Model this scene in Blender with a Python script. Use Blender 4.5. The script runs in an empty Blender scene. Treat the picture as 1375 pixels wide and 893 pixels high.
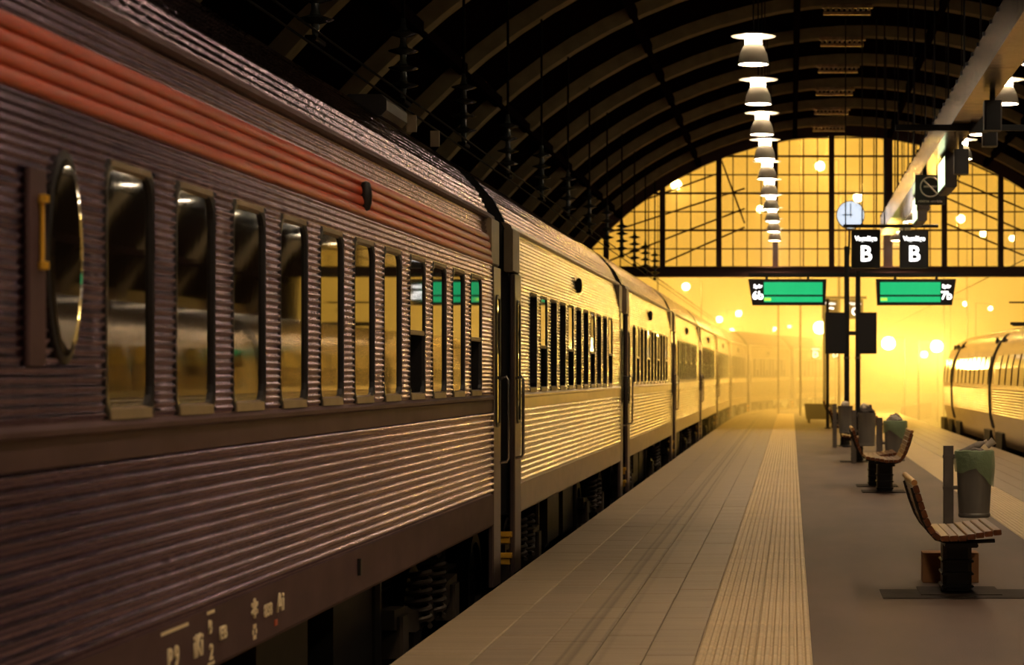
import bpy, math, random
from mathutils import Vector
R = math.radians
random.seed(7)
scene = bpy.context.scene
C = scene.collection

# ------------------------------------------------------------------ camera, world, exposure
CAM_H, FPX, VPX, VPY = 1.75, 3000.0, 1062.0, 503.0
cd = bpy.data.cameras.new('camera')
cam = bpy.data.objects.new('camera', cd); C.objects.link(cam)
cam.location = (0, 0, CAM_H); cam.rotation_euler = (R(90), 0, 0)
cd.sensor_width = 36; cd.lens = 36 * FPX / 1375
cd.shift_x = (687.5 - VPX) / 1375; cd.shift_y = (VPY - 446.5) / 1375
cd.clip_end = 1000
cd.dof.use_dof = True; cd.dof.focus_distance = 19.0; cd.dof.aperture_fstop = 3.2
scene.camera = cam

w = bpy.data.worlds.new('fog_sky'); scene.world = w; w.use_nodes = True
nt = w.node_tree
bg = nt.nodes['Background']
tc = nt.nodes.new('ShaderNodeTexCoord'); sx = nt.nodes.new('ShaderNodeSeparateXYZ'); rp = nt.nodes.new('ShaderNodeValToRGB')
nt.links.new(tc.outputs['Generated'], sx.inputs[0]); nt.links.new(sx.outputs['Z'], rp.inputs[0]); nt.links.new(rp.outputs[0], bg.inputs[0])
rp.color_ramp.elements[0].position = 0.0; rp.color_ramp.elements[0].color = (1.0, 0.50, 0.042, 1)
rp.color_ramp.elements[1].position = 0.6; rp.color_ramp.elements[1].color = (0.55, 0.27, 0.02, 1)
e = rp.color_ramp.elements.new(0.12); e.color = (0.88, 0.42, 0.032, 1)
bg.inputs[1].default_value = 1.45
vs = scene.view_settings
vs.view_transform = 'Standard'; vs.look = 'None'; vs.gamma = 1; vs.use_curve_mapping = False; vs.exposure = 0.0
cy = scene.cycles
cy.volume_bounces = 4; cy.transparent_max_bounces = 24; cy.max_bounces = 10; cy.diffuse_bounces = 3; cy.glossy_bounces = 4
cy.sample_clamp_indirect = 12.0; cy.caustics_reflective = False; cy.caustics_refractive = False

# ------------------------------------------------------------------ materials
def mat(name, col, rough=0.6, metal=0.0, var=0.0, nscale=(3, 3, 3), bump=0.0, bscale=None, spec=0.5, ior=1.5,
        emit=None, estr=0.0, rand=0.0, coords='world', detail=4, coat=0.0, tint=None):
    m = bpy.data.materials.new(name); m.use_nodes = True
    t = m.node_tree; b = t.nodes['Principled BSDF']
    b.inputs['Base Color'].default_value = (*col, 1); b.inputs['Roughness'].default_value = rough
    b.inputs['Metallic'].default_value = metal; b.inputs['IOR'].default_value = ior
    b.inputs['Specular IOR Level'].default_value = spec; b.inputs['Coat Weight'].default_value = coat
    if tint: b.inputs['Specular Tint'].default_value = (*tint, 1)
    if emit:
        b.inputs['Emission Color'].default_value = (*emit, 1); b.inputs['Emission Strength'].default_value = estr
    if coords == 'world':
        src = t.nodes.new('ShaderNodeNewGeometry').outputs['Position']
    else:
        src = t.nodes.new('ShaderNodeTexCoord').outputs['Object']
    def noise(sc):
        mp = t.nodes.new('ShaderNodeMapping'); mp.inputs['Scale'].default_value = sc
        n = t.nodes.new('ShaderNodeTexNoise'); n.inputs['Scale'].default_value = 1; n.inputs['Detail'].default_value = detail
        t.links.new(src, mp.inputs[0]); t.links.new(mp.outputs[0], n.inputs['Vector'])
        return n.outputs['Fac']
    last = None
    if var > 0 or rand > 0:
        hs = t.nodes.new('ShaderNodeHueSaturation'); hs.inputs['Color'].default_value = (*col, 1)
        val = None
        if var > 0:
            mr = t.nodes.new('ShaderNodeMapRange'); mr.inputs[1].default_value = .25; mr.inputs[2].default_value = .75
            mr.inputs[3].default_value = 1 - var; mr.inputs[4].default_value = 1 + var
            t.links.new(noise(nscale), mr.inputs[0]); val = mr.outputs[0]
        if rand > 0:
            oi = t.nodes.new('ShaderNodeObjectInfo'); m2 = t.nodes.new('ShaderNodeMapRange')
            m2.inputs[3].default_value = 1 - rand; m2.inputs[4].default_value = 1 + rand
            t.links.new(oi.outputs['Random'], m2.inputs[0])
            if val is not None:
                mu = t.nodes.new('ShaderNodeMath'); mu.operation = 'MULTIPLY'
                t.links.new(val, mu.inputs[0]); t.links.new(m2.outputs[0], mu.inputs[1]); val = mu.outputs[0]
            else:
                val = m2.outputs[0]
        t.links.new(val, hs.inputs['Value']); t.links.new(hs.outputs[0], b.inputs['Base Color'])
    if bump > 0:
        bp = t.nodes.new('ShaderNodeBump'); bp.inputs['Strength'].default_value = bump; bp.inputs['Distance'].default_value = .02
        t.links.new(noise(bscale or nscale), bp.inputs['Height']); t.links.new(bp.outputs[0], b.inputs['Normal'])
    return m

M = {}
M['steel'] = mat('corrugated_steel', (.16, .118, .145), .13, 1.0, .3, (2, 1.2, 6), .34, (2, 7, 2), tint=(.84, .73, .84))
M['steel_gold_lit'] = mat('gold_lit_corrugated_steel', (.36, .29, .20), .18, 1.0, .2, (2, 1.2, 6), .25, (2, 6, 2))  # later cars: golden glow of the fog put into the steel colour
M['steel_smooth_gold_lit'] = mat('gold_lit_smooth_steel', (.30, .22, .14), .33, .9, .2, (3, 2, 5), .12, (2, 5, 4))  # smooth parts likewise lighter and yellower, fog light mixed into the colour
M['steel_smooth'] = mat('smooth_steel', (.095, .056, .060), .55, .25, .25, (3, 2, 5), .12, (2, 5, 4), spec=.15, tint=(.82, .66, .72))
M['roofsteel'] = mat('roof_steel', (.24, .195, .24), .11, 1.0, .4, (4, 1.0, 4), .7, (4, 6, 5), tint=(.85, .75, .85))
M['orange'] = mat('orange_paint', (.42, .055, .016), .4, 0, .15, (2, 3, 3), .10, (3, 7, 3), spec=.25)
M['rubber'] = mat('window_rubber', (.012, .010, .010), .45)
M['trim'] = mat('beige_trim', (.27, .20, .12), .5, .2, .2, (5, 5, 5))
M['glass'] = mat('dark_window_glass', (.012, .009, .006), .03, 0, spec=.5, ior=2.5, bump=.015, nscale=(3, 2, 1.5))
M['black'] = mat('black_metal', (.012, .011, .011), .5, .2)
M['soft_black'] = mat('dark_interior', (.006, .005, .005), .8)
M['under'] = mat('grimy_underframe', (.022, .018, .015), .6, .3, .3, (4, 4, 4))
M['under2'] = mat('grimy_equipment', (.05, .038, .027), .6, .2, .3, (4, 4, 4))
M['yellow'] = mat('yellow_paint', (.75, .42, .03), .5)
M['doorm'] = mat('door_panel', (.16, .115, .11), .35, .7, .2, (3, 3, 2))
M['chrome'] = mat('handrail_steel', (.5, .45, .40), .25, 1)
M['mark'] = mat('cream_marking', (.85, .73, .48), .6)
M['redmark'] = mat('red_marking', (.45, .08, .03), .6)
M['wood'] = mat('varnished_slats', (.135, .046, .017), .36, 0, .35, (30, 2.5, 30), .1, spec=.3, coords='object', rand=.2)
M['rail_wood'] = mat('pale_worn_rail', (.42, .21, .07), .4, 0, .2, (20, 3, 20))
M['castiron'] = mat('bench_black_steel', (.012, .011, .010), .45, .3)
M['plate'] = mat('ground_plate', (.040, .029, .022), .75, 0, .3, (5, 5, 5), spec=.2)
M['binsteel'] = mat('brushed_bin_steel', (.20, .195, .175), .42, .25, .2, (9, 9, 1.5), .05)
M['poststeel'] = mat('galvanised_post', (.15, .13, .11), .5, .2, .2, (5, 5, 5))
M['card'] = mat('cardboard', (.30, .145, .055), .8, 0, .12, (6, 6, 6))
M['paper'] = mat('crumpled_paper', (.40, .36, .31), .8, 0, .2, (12, 12, 12), .4, (20, 20, 20))
M['plastic'] = mat('white_plastic', (.75, .68, .56), .4)
M['concrete'] = mat('platform_concrete', (.16, .125, .09), .8, 0, .25, (3, 3, 3))
M['asphalt'] = mat('asphalt', (.118, .078, .058), .62, 0, .28, (1.2, .35, 1), .35, (90, 90, 90))
M['ballast'] = mat('dark_ballast', (.035, .027, .02), .9, 0, .4, (9, 9, 9), .6, (14, 14, 14))
M['rail'] = mat('rail_steel', (.2, .16, .13), .4, .9)
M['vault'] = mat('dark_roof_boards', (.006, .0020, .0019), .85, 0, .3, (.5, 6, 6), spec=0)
M['plaster'] = mat('tan_plaster', (.50, .37, .20), .8, 0, .2, (.6, .6, 3))
M['rib'] = mat('tan_roof_rib', (.33, .255, .145), .7, 0, .2, (4, 4, 4), spec=0)
M['purlin'] = mat('dark_purlin', (.010, .005, .005), .8, 0, spec=0)
M['crown'] = mat('riveted_crown_plate', (.45, .28, .16), .3, .9, .4, (8, 8, 8), .5, (12, 12, 12))
M['girder'] = mat('girder_red', (.045, .014, .010), .5, .2)
M['lampwhite'] = mat('white_lamp_enamel', (.82, .76, .66), .4)
M['lampglow'] = mat('lamp_glow', (1, .9, .7), .5, emit=(1, .80, .56), estr=42)
M['tray'] = mat('galvanised_tray', (.42, .31, .225), .2, .95, .2, (2, 1.5, 6), .15, (2, 5, 2))
M['signblack'] = mat('sign_black', (.008, .008, .009), .35)
M['signwhite'] = mat('sign_lit_white', (.9, .9, .9), .5, emit=(1, .98, .94), estr=3.2)
M['signgrey'] = mat('sign_grey_enamel', (.055, .045, .038), .5)
M['signprint'] = mat('sign_print', (.90, .82, .70), .6)
M['green'] = mat('green_display', (.01, .2, .1), .4, emit=(.008, .50, .17), estr=1.0, var=.25, nscale=(2.2, 1, .2))
M['lime'] = mat('lime_display', (.3, .5, .05), .4, emit=(.45, .85, .08), estr=1.2)
M['clockface'] = mat('lit_clock_face', (.7, .75, .8), .5, emit=(.72, .84, 1.0), estr=.95)
M['clockhand'] = mat('clock_hands', (.12, .14, .18), .5)
M['screen'] = mat('lit_panel', (.8, .9, .7), .4, emit=(.75, .95, .55), estr=2.0, var=.5, nscale=(2, 9, 9))
M['insul'] = mat('insulator_porcelain', (.05, .055, .05), .25)
M['wire'] = mat('overhead_wire', (.010, .007, .006), .8, 0, spec=.05)
M['floodlamp'] = mat('sodium_lamp', (1, .9, .6), .5, emit=(1.0, .72, .28), estr=40)
M['skip'] = mat('grit_box', (.14, .12, .035), .7)
M['xsteel'] = mat('opposite_train_steel', (.55, .42, .27), .24, .9, .15, (2, 1, 5), .25, (2, 5, 3))
M['xglass'] = mat('opposite_train_glass', (.45, .36, .22), .08, 1.0)

# translucent green bin bag
def bagmat():
    m = bpy.data.materials.new('green_bin_bag'); m.use_nodes = True
    t = m.node_tree; b = t.nodes['Principled BSDF']
    b.inputs['Base Color'].default_value = (.42, .60, .33, 1); b.inputs['Roughness'].default_value = .3
    b.inputs['Transmission Weight'].default_value = .25; b.inputs['Alpha'].default_value = .6
    n = t.nodes.new('ShaderNodeTexNoise'); n.inputs['Scale'].default_value = 14; n.inputs['Detail'].default_value = 5
    bp = t.nodes.new('ShaderNodeBump'); bp.inputs['Strength'].default_value = .8; bp.inputs['Distance'].default_value = .03
    tcn = t.nodes.new('ShaderNodeTexCoord'); t.links.new(tcn.outputs['Object'], n.inputs['Vector'])
    t.links.new(n.outputs['Fac'], bp.inputs['Height']); t.links.new(bp.outputs[0], b.inputs['Normal'])
    return m
M['bag'] = bagmat()

def panemat():
    m = bpy.data.materials.new('thin_pane'); m.use_nodes = True
    t = m.node_tree; t.nodes.remove(t.nodes['Principled BSDF'])
    tr = t.nodes.new('ShaderNodeBsdfTransparent'); gl = t.nodes.new('ShaderNodeBsdfGlossy'); mx = t.nodes.new('ShaderNodeMixShader')
    tr.inputs[0].default_value = (.95, .93, .88, 1); gl.inputs['Roughness'].default_value = .15; mx.inputs[0].default_value = .05
    t.links.new(tr.outputs[0], mx.inputs[1]); t.links.new(gl.outputs[0], mx.inputs[2])
    t.links.new(mx.outputs[0], t.nodes['Material Output'].inputs[0])
    return m
M['pane'] = panemat()

def tilemat(name, col, rand, streak=True, track=False):
    m = mat(name, col, .5, 0, .16, (.8, 11, 1), .25, (50, 50, 50), rand=rand)
    if track:  # worn dark wheel tracks of luggage carts along the platform
        t = m.node_tree; b = t.nodes['Principled BSDF']
        link = b.inputs['Base Color'].links[0]; src = link.from_socket
        g = t.nodes.new('ShaderNodeNewGeometry'); s = t.nodes.new('ShaderNodeSeparateXYZ'); t.links.new(g.outputs['Position'], s.inputs[0])
        n = t.nodes.new('ShaderNodeTexNoise'); n.inputs['Scale'].default_value = .6
        t.links.new(g.outputs['Position'], n.inputs['Vector'])
        ad = t.nodes.new('ShaderNodeMath'); ad.operation = 'MULTIPLY_ADD'; ad.inputs[1].default_value = .02
        t.links.new(n.outputs['Fac'], ad.inputs[0]); t.links.new(s.outputs['X'], ad.inputs[2])
        r = t.nodes.new('ShaderNodeValToRGB'); mr = t.nodes.new('ShaderNodeMapRange')
        mr.inputs[1].default_value = -1.6; mr.inputs[2].default_value = -.9
        t.links.new(ad.outputs[0], mr.inputs[0]); t.links.new(mr.outputs[0], r.inputs[0])
        el = r.color_ramp.elements; el[0].position = 0; el[0].color = (1, 1, 1, 1); el[1].position = 1; el[1].color = (1, 1, 1, 1)
        for p, v in ((.24, 1), (.27, .55), (.30, .95), (.34, .72), (.37, .55), (.40, 1.0), (.50, 1.0), (.53, .62), (.56, 1.0), (.62, .8), (.66, 1)):
            k = el.new(p); k.color = (v, v, v, 1)
        mm = t.nodes.new('ShaderNodeMix'); mm.data_type = 'RGBA'; mm.blend_type = 'MULTIPLY'; mm.inputs[0].default_value = 1
        t.links.new(src, mm.inputs[6]); t.links.new(r.outputs[0], mm.inputs[7]); t.links.new(mm.outputs[2], b.inputs['Base Color'])
    return m
M['tile'] = tilemat('paving_tile', (.34, .27, .185), .05, track=True)
M['edge'] = tilemat('edge_slab', (.40, .315, .20), .05)
M['tactile'] = tilemat('tactile_tile', (.58, .45, .27), .05)

# ------------------------------------------------------------------ mesh helpers
class MB:
    def __init__(s): s.v = []; s.f = []; s.mi = []; s.cur = 0
    def add(s, vs, fs):
        o = len(s.v); s.v += [tuple(p) for p in vs]
        for f in fs: s.f.append(tuple(i + o for i in f)); s.mi.append(s.cur)
        return s
    def box(s, a, b):
        x0, y0, z0 = a; x1, y1, z1 = b
        return s.add([(x0,y0,z0),(x1,y0,z0),(x1,y1,z0),(x0,y1,z0),(x0,y0,z1),(x1,y0,z1),(x1,y1,z1),(x0,y1,z1)],
                     [(3,2,1,0),(4,5,6,7),(0,1,5,4),(1,2,6,5),(2,3,7,6),(3,0,4,7)])
    def bbox(s, a, b, c=.01):   # box with chamfered edges along its longest axis
        d = [b[i]-a[i] for i in range(3)]; k = d.index(max(d)); i, j = [q for q in range(3) if q != k]
        pr = [(a[i]+c,a[j]),(b[i]-c,a[j]),(b[i],a[j]+c),(b[i],b[j]-c),(b[i]-c,b[j]),(a[i]+c,b[j]),(a[i],b[j]-c),(a[i],a[j]+c)]
        vs = []
        for e0 in (a[k], b[k]):
            for p in pr:
                q = [0,0,0]; q[k] = e0; q[i] = p[0]; q[j] = p[1]; vs.append(q)
        fs = [(m, (m+1) % 8, 8+(m+1) % 8, 8+m) for m in range(8)] + [tuple(range(7,-1,-1)), tuple(range(8,16))]
        return s.add(vs, fs)
    def tube(s, path, r, n=8, cap=True):
        P = [Vector(p) for p in path]; rr = r if isinstance(r, (list, tuple)) else [r]*len(P)
        vs = []; fs = []; prev = None
        for i, p in enumerate(P):
            d = (P[min(i+1, len(P)-1)] - P[max(i-1, 0)]).normalized()
            if prev is None:
                u = d.cross(Vector((0,0,1)) if abs(d.z) < .9 else Vector((1,0,0))).normalized()
            else:
                u = (prev - d*prev.dot(d)).normalized()
            prev = u; q = d.cross(u)
            for k in range(n):
                a = 2*math.pi*k/n; vs.append(p + (u*math.cos(a) + q*math.sin(a))*rr[i])
        for i in range(len(P)-1):
            for k in range(n): fs.append((i*n+k, i*n+(k+1) % n, (i+1)*n+(k+1) % n, (i+1)*n+k))
        if cap: fs += [tuple(range(n-1,-1,-1)), tuple(range((len(P)-1)*n, len(P)*n))]
        return s.add(vs, fs)
    def lathe(s, prof, n=20, c=(0,0,0), cap=True):   # profile (r,z)
        vs = []; fs = []
        for r, z in prof:
            for k in range(n):
                a = 2*math.pi*k/n; vs.append((c[0]+r*math.cos(a), c[1]+r*math.sin(a), c[2]+z))
        for i in range(len(prof)-1):
            for k in range(n): fs.append((i*n+k, i*n+(k+1) % n, (i+1)*n+(k+1) % n, (i+1)*n+k))
        if cap: fs += [tuple(range(n-1,-1,-1)), tuple(range((len(prof)-1)*n, len(prof)*n))]
        return s.add(vs, fs)
    def sweep(s, prof, y0, y1, close=False):  # open profile of (x,z) extruded along y
        n = len(prof); vs = [(x,y0,z) for x, z in prof] + [(x,y1,z) for x, z in prof]
        m = n if close else n-1
        fs = [(i, (i+1) % n, n+(i+1) % n, n+i) for i in range(m)]
        if close: fs += [tuple(range(n-1,-1,-1)), tuple(range(n, 2*n))]
        return s.add(vs, fs)
    def prism(s, poly, axis, a, b):  # closed polygon in the two other axes, extruded on axis
        i, j = [q for q in range(3) if q != axis]; vs = []
        for e0 in (a, b):
            for p in poly:
                q = [0,0,0]; q[axis] = e0; q[i] = p[0]; q[j] = p[1]; vs.append(q)
        n = len(poly)
        return s.add(vs, [(k, (k+1) % n, n+(k+1) % n, n+k) for k in range(n)] + [tuple(range(n-1,-1,-1)), tuple(range(n,2*n))])
    def mesh(s, name, mats, smooth=False):
        me = bpy.data.meshes.new(name); me.from_pydata(s.v, [], s.f)
        if not isinstance(mats, (list, tuple)): mats = [mats]
        for q in mats: me.materials.append(q)
        if len(mats) > 1: me.polygons.foreach_set('material_index', s.mi)
        me.update()
        import bmesh
        bm = bmesh.new(); bm.from_mesh(me); bmesh.ops.recalc_face_normals(bm, faces=bm.faces); bm.to_mesh(me); bm.free()
        if smooth:
            me.polygons.foreach_set('use_smooth', [True]*len(me.polygons))
            if smooth != 'all': me.set_sharp_from_angle(angle=R(50))
        return me
    def build(s, name, mats, parent=None, loc=(0,0,0), smooth=False):
        return put(name, s.mesh(name, mats, smooth), parent, loc)
def put(name, me, parent=None, loc=(0,0,0), rot=None):
    o = bpy.data.objects.new(name, me); C.objects.link(o); o.parent = parent; o.location = loc
    if rot: o.rotation_euler = rot
    return o
def tag(o, label=None, cat=None, group=None, kind=None):
    if label: o['label'] = label
    if cat: o['category'] = cat
    if group: o['group'] = group
    if kind: o['kind'] = kind
    return o
def empty(name, loc, label, cat, group=None, rz=0):
    o = bpy.data.objects.new(name, None); C.objects.link(o); o.location = loc; o.rotation_euler = (0,0,rz); o.empty_display_size = .2
    return tag(o, label, cat, group)
def copy_tree(o, parent=None):
    c = o.copy(); C.objects.link(c); c.parent = parent
    for ch in list(o.children): copy_tree(ch, c)
    return c
def text_mesh(txt, size, extrude=.004, align='CENTER'):
    cu = bpy.data.curves.new('lettering', 'FONT'); cu.body = txt; cu.size = size; cu.extrude = extrude
    cu.align_x = align; cu.align_y = 'CENTER'; cu.resolution_u = 3; cu.offset = size*.02
    ob = bpy.data.objects.new('lettering', cu); C.objects.link(ob)
    dg = bpy.context.evaluated_depsgraph_get()
    me = bpy.data.meshes.new_from_object(ob.evaluated_get(dg))
    bpy.data.objects.remove(ob); bpy.data.curves.remove(cu)
    return me
FACE = (R(90), 0, 0)                 # lettering that faces the camera side (-y)
def lettering(txt, size, m, parent, loc, rot=FACE, wide=1.0, name='lettering'):
    me = text_mesh(txt, size); me.materials.clear(); me.materials.append(m)
    o = put(name, me, parent, loc, rot); o.scale = (wide, 1, 1)
    return o
def px(x, y, Y): return ((x-VPX)*Y/FPX, Y, CAM_H + (VPY-y)*Y/FPX)

# ------------------------------------------------------------------ the hall
AX, AZ, AR = 1.6, -1.26, 10.8          # vault: centre and radius
HY0, HY1 = -14.0, 70.0
def arc(r, a0=186.7, a1=27.3, n=44):
    return [(AX + r*math.cos(R(a0+(a1-a0)*i/n)), AZ + r*math.sin(R(a0+(a1-a0)*i/n))) for i in range(n+1)]
vault = MB()
inn, out = arc(AR), arc(AR+.25)
vault.prism(inn + out[::-1], 1, HY0, HY1)
# n-gon end caps are concave: rebuild the shell with quads
vault = MB(); n = len(inn)
vs = []
for y in (HY0, HY1): vs += [(x,y,z) for x, z in inn] + [(x,y,z) for x, z in out]
fs = []
for i in range(n-1):
    fs += [(i,i+1,2*n+i+1,2*n+i), (n+i,n+i+1,3*n+i+1,3*n+i), (i,i+1,n+i+1,n+i), (2*n+i,2*n+i+1,3*n+i+1,3*n+i)]
vault.add(vs, fs)
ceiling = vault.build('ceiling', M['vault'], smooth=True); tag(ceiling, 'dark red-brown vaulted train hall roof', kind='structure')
back = MB()
poly = arc(AR+.2, a1=-6.7, n=32); back.prism(poly, 1, HY0-.3, HY0)
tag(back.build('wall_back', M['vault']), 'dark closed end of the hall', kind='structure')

rib = MB(); r0, r1 = AR-.26, AR
ip, op = arc(r0), arc(r1-.02); vs = []
for y in (-.19, .19): vs += [(x,y,z) for x, z in ip] + [(x,y,z) for x, z in op]
fs = []
for i in range(n-1):
    fs += [(i,i+1,2*n+i+1,2*n+i), (i,i+1,n+i+1,n+i), (2*n+i,2*n+i+1,3*n+i+1,3*n+i)]
rib.add(vs, fs)
ribme = rib.mesh('arch_rib', M['rib'], True)
RIBY = [28.0 + 4.37*k for k in range(-8, 10)]
for y in RIBY: put('arch_rib', ribme, ceiling, (0, y, 0))
cp = MB(); zc = AZ + r0
cp.box((.63,-.2,zc-.10), (1.66,-.12,zc-.02)); cp.box((.66,.02,zc-.20), (1.62,.10,zc-.14))
for k in range(9): cp.lathe([(.03,0),(.03,.03),(.012,.05)], 6, (.70+.11*k, -.16, zc-.15))
cpm = cp.mesh('crown_plate', M['crown'])
for y in RIBY[4:]: put('crown_plate', cpm, ceiling, (0, y, 0))
for a in (160, 146, 131, 115, 98, 82, 65, 49, 34):
    x, z = AX + (AR-.20)*math.cos(R(a)), AZ + (AR-.20)*math.sin(R(a))
    pu = MB(); pu.box((x-.07, HY0, z-.09), (x+.07, HY1, z+.09)); pu.build('purlin', M['purlin'], ceiling)

ex_, ez_ = arc(AR)[-1]
MB().box((ex_-.15, HY0, ez_-.35), (ex_+.25, HY1, ez_+.15)).build('eaves_beam', M['girder'], ceiling)
colm = MB().bbox((-.14,-.14,-1.0), (.14,.14,ez_-.3), .03).mesh('column', M['girder'])
wr = MB(); rp_ = [p for p in arc(AR, a1=-6.7, n=60) if p[0] > AX and p[1] < ez_+.2]; rq = [(x+.25, z) for x, z in rp_]
wr.prism(rp_ + rq[::-1], 1, HY0, 46.0); tag(wr.build('wall_right', M['plaster']), 'unseen tan plaster side wall, added for what the near windows reflect', kind='structure')  # unseen wall, added and cut short to steer light and window reflections
for k in range(10): put('column', colm, ceiling, (ex_+.05, HY0+.5+9.2*k, 0))

# gable glazing at the far end of the hall
GY = 70.0; GZ = 4.97
gable = tag(MB().box((-8.6, GY-.2, GZ-.14), (11.8, GY+.2, GZ+.14)).build('window_1', M['girder']), 'arched glazed gable over the track opening', kind='structure')
for dz in (-.16, .12): MB().box((-8.6, GY-.3, GZ+dz), (11.8, GY+.3, GZ+dz+.04)).build('girder_flange', M['girder'], gable)
GR = AR-.2
def ztop(x, r=GR):
    d = r*r-(x-AX)**2
    return AZ + math.sqrt(d) if d > 0 else -99
bay = 1.765; X0 = -.49
for k in range(-4, 7):
    x = X0 + bay*k; zt = ztop(x)
    if zt > GZ+.2:
        wd = .14 if k == 2 else .085
        MB().box((x-wd, GY-.12, GZ+.1), (x+wd, GY+.12, zt+.1)).build('mullion', M['girder'], gable)
rim = MB(); a_, b_ = arc(GR-.12, a1=-6.7, n=40), arc(AR+.05, a1=-6.7, n=40); vs = []; fs = []
for y in (GY-.15, GY+.1): vs += [(x,y,z) for x, z in a_] + [(x,y,z) for x, z in b_]
for i in range(40):
    q = 41
    fs += [(i,i+1,2*q+i+1,2*q+i), (i,i+1,q+i+1,q+i), (2*q+i,2*q+i+1,3*q+i+1,3*q+i)]
rim.add(vs, fs); rim.build('gable_arch', M['girder'], gable, smooth=True)
cw = bay/4; rows = [GZ+.14+.58*k for k in range(9)]
for k in range(-17, 25):
    x = X0 + cw*k; zt = ztop(x)
    if k % 4 and zt > GZ+.2:
        MB().box((x-.016, GY-.03, GZ+.1), (x+.016, GY+.03, zt)).build('glazing_bar', M['girder'], gable)
for i, z in enumerate(rows[1:]):
    d = GR**2-(z-AZ)**2
    if d > 0:
        h = math.sqrt(d); t = .03 if i % 2 else .018
        MB().box((AX-h, GY-.035, z-t), (AX+h, GY+.035, z+t)).build('glazing_bar', M['girder'], gable)
for k in range(-17, 24):
    xa, xb = X0+cw*k, X0+cw*(k+1)
    for z in rows:
        pts = []
        for x in (xa, xb):
            pts.append(min(z+.58, ztop(x)))
        if max(pts) <= z+.03: continue
        pl = [(xa,z),(xb,z)] + ([(xb,pts[1])] if pts[1] > z else []) + ([(xa,pts[0])] if pts[0] > z else [])
        if len(pl) < 3: continue
        MB().prism(pl, 1, GY-.004, GY+.004).build('pane', M['pane'], gable)
def tie(p, q, r=.03):
    a, b = px(*p, GY+.45), px(*q, GY+.45)
    MB().tube([a, b], r, 6).build('tie_bar', M['girder'], gable)
for p, q in (((790,296),(969,231)), ((800,318),(1000,253)), ((800,357),(1000,280)), ((893,352),(1000,305)), ((965,205),(1000,300)),
             ((1282,210),(1420,272)), ((1270,236),(1420,300)), ((1262,262),(1420,330)), ((1270,300),(1380,345)), ((1300,208),(1288,238))): tie(p, q)
MB().box((-8.2, GY-.25, -1.0), (-7.4, GY+.25, 6)).build('gable_post', M['girder'], gable)
MB().box((10.2, GY-.25, -1.0), (11, GY+.25, 6)).build('gable_post', M['girder'], gable)

# ------------------------------------------------------------------ ground, platform
g = MB(); g.box((-70,-20,-1.4), (90,330,-1.0)); tag(g.build('ground', M['ballast']), 'dark ballast track bed', kind='structure')
JP = [(-2.62,6.0),(-2.62,20.6),(-2.62,35.2),(-2.62,49.8),(-2.62,64.4),(-2.62,79.0),(-2.55,93.6),(-2.1,108.2),(.05,122.6),(3.5,136.6)]
ED = [(-2.43,-12.0)] + [(x+.19, y) for x, y in JP if y > 70] + [(6.0,143.0)]
PR = 4.9
pf = MB(); polyg = [(x,y) for x, y in ED] + [(9.0,143.0),(6.0,122.0),(PR,100.0),(PR,-12.0)]
pf.prism(polyg, 2, -1.0, -.03)
floor = tag(pf.build('floor', M['concrete']), 'island platform between two tracks', kind='structure')
MB().box((.135,-12,-.04), (2.47,100,0)).build('asphalt', M['asphalt'], floor)
Y0, YN = 10.0, 30.0
def tile_me(nm, w_, l_, m, gap=.003):
    b = MB(); c = .006; z = .0
    x0, x1, y0, y1 = gap, w_-gap, gap, l_-gap
    b.add([(x0,y0,-.04),(x1,y0,-.04),(x1,y1,-.04),(x0,y1,-.04),(x0,y0,z-c),(x1,y0,z-c),(x1,y1,z-c),(x0,y1,z-c),
           (x0+c,y0+c,z),(x1-c,y0+c,z),(x1-c,y1-c,z),(x0+c,y1-c,z)],
          [(0,1,5,4),(1,2,6,5),(2,3,7,6),(3,0,4,7),(4,5,9,8),(5,6,10,9),(6,7,11,10),(7,4,8,11),(8,9,10,11)])
    return b.mesh(nm, m)
def tact_me(nm, w_, l_, gap=.002):
    b = MB(); ridges(b, 0, 0, w_, l_, gap); return b.mesh(nm, M['tactile'])
def ridges(b, x_, y_, w_, l_, gap=.002):
    b.box((x_+gap,y_+gap,-.04), (x_+w_-gap,y_+l_-gap,-.006)); k = 7; p = (w_-2*gap)/k
    for i in range(k):
        a = x_+gap+p*i; q = .001; e0 = y_+gap+q; e1 = y_+l_-gap-q
        b.add([(a+.004,e0,-.006),(a+p*.3,e0,.006),(a+p*.7,e0,.006),(a+p-.004,e0,-.006),
               (a+.004,e1,-.006),(a+p*.3,e1,.006),(a+p*.7,e1,.006),(a+p-.004,e1,-.006)],
              [(0,1,5,4),(1,2,6,5),(2,3,7,6),(0,1,2,3),(4,5,6,7)])
COLS = [(-1.95,.36),(-1.59,.36),(-1.23,.32),(-.91,.32)]
eme = tile_me('edge_slab', .48, 1.0, M['edge'])
for i in range(int((YN-Y0)/1.0)): put('edge_slab', eme, floor, (-2.43, Y0+i, random.uniform(-.001,.001)))
for j, (x, wd) in enumerate(COLS):
    me = tile_me('paving_tile', wd, 20/28, M['tile'])
    for i in range(28): put('paving_tile', me, floor, (x, Y0+20/28*i-(10/28 if j % 2 else 0), random.uniform(-.002,.001)))
tme = tact_me('tactile_tile', .3625, .4)
for k in range(2):
    for i in range(90): put('tactile_tile', tme, floor, (-.59+.3625*k, Y0+.4*i, 0))
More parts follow.
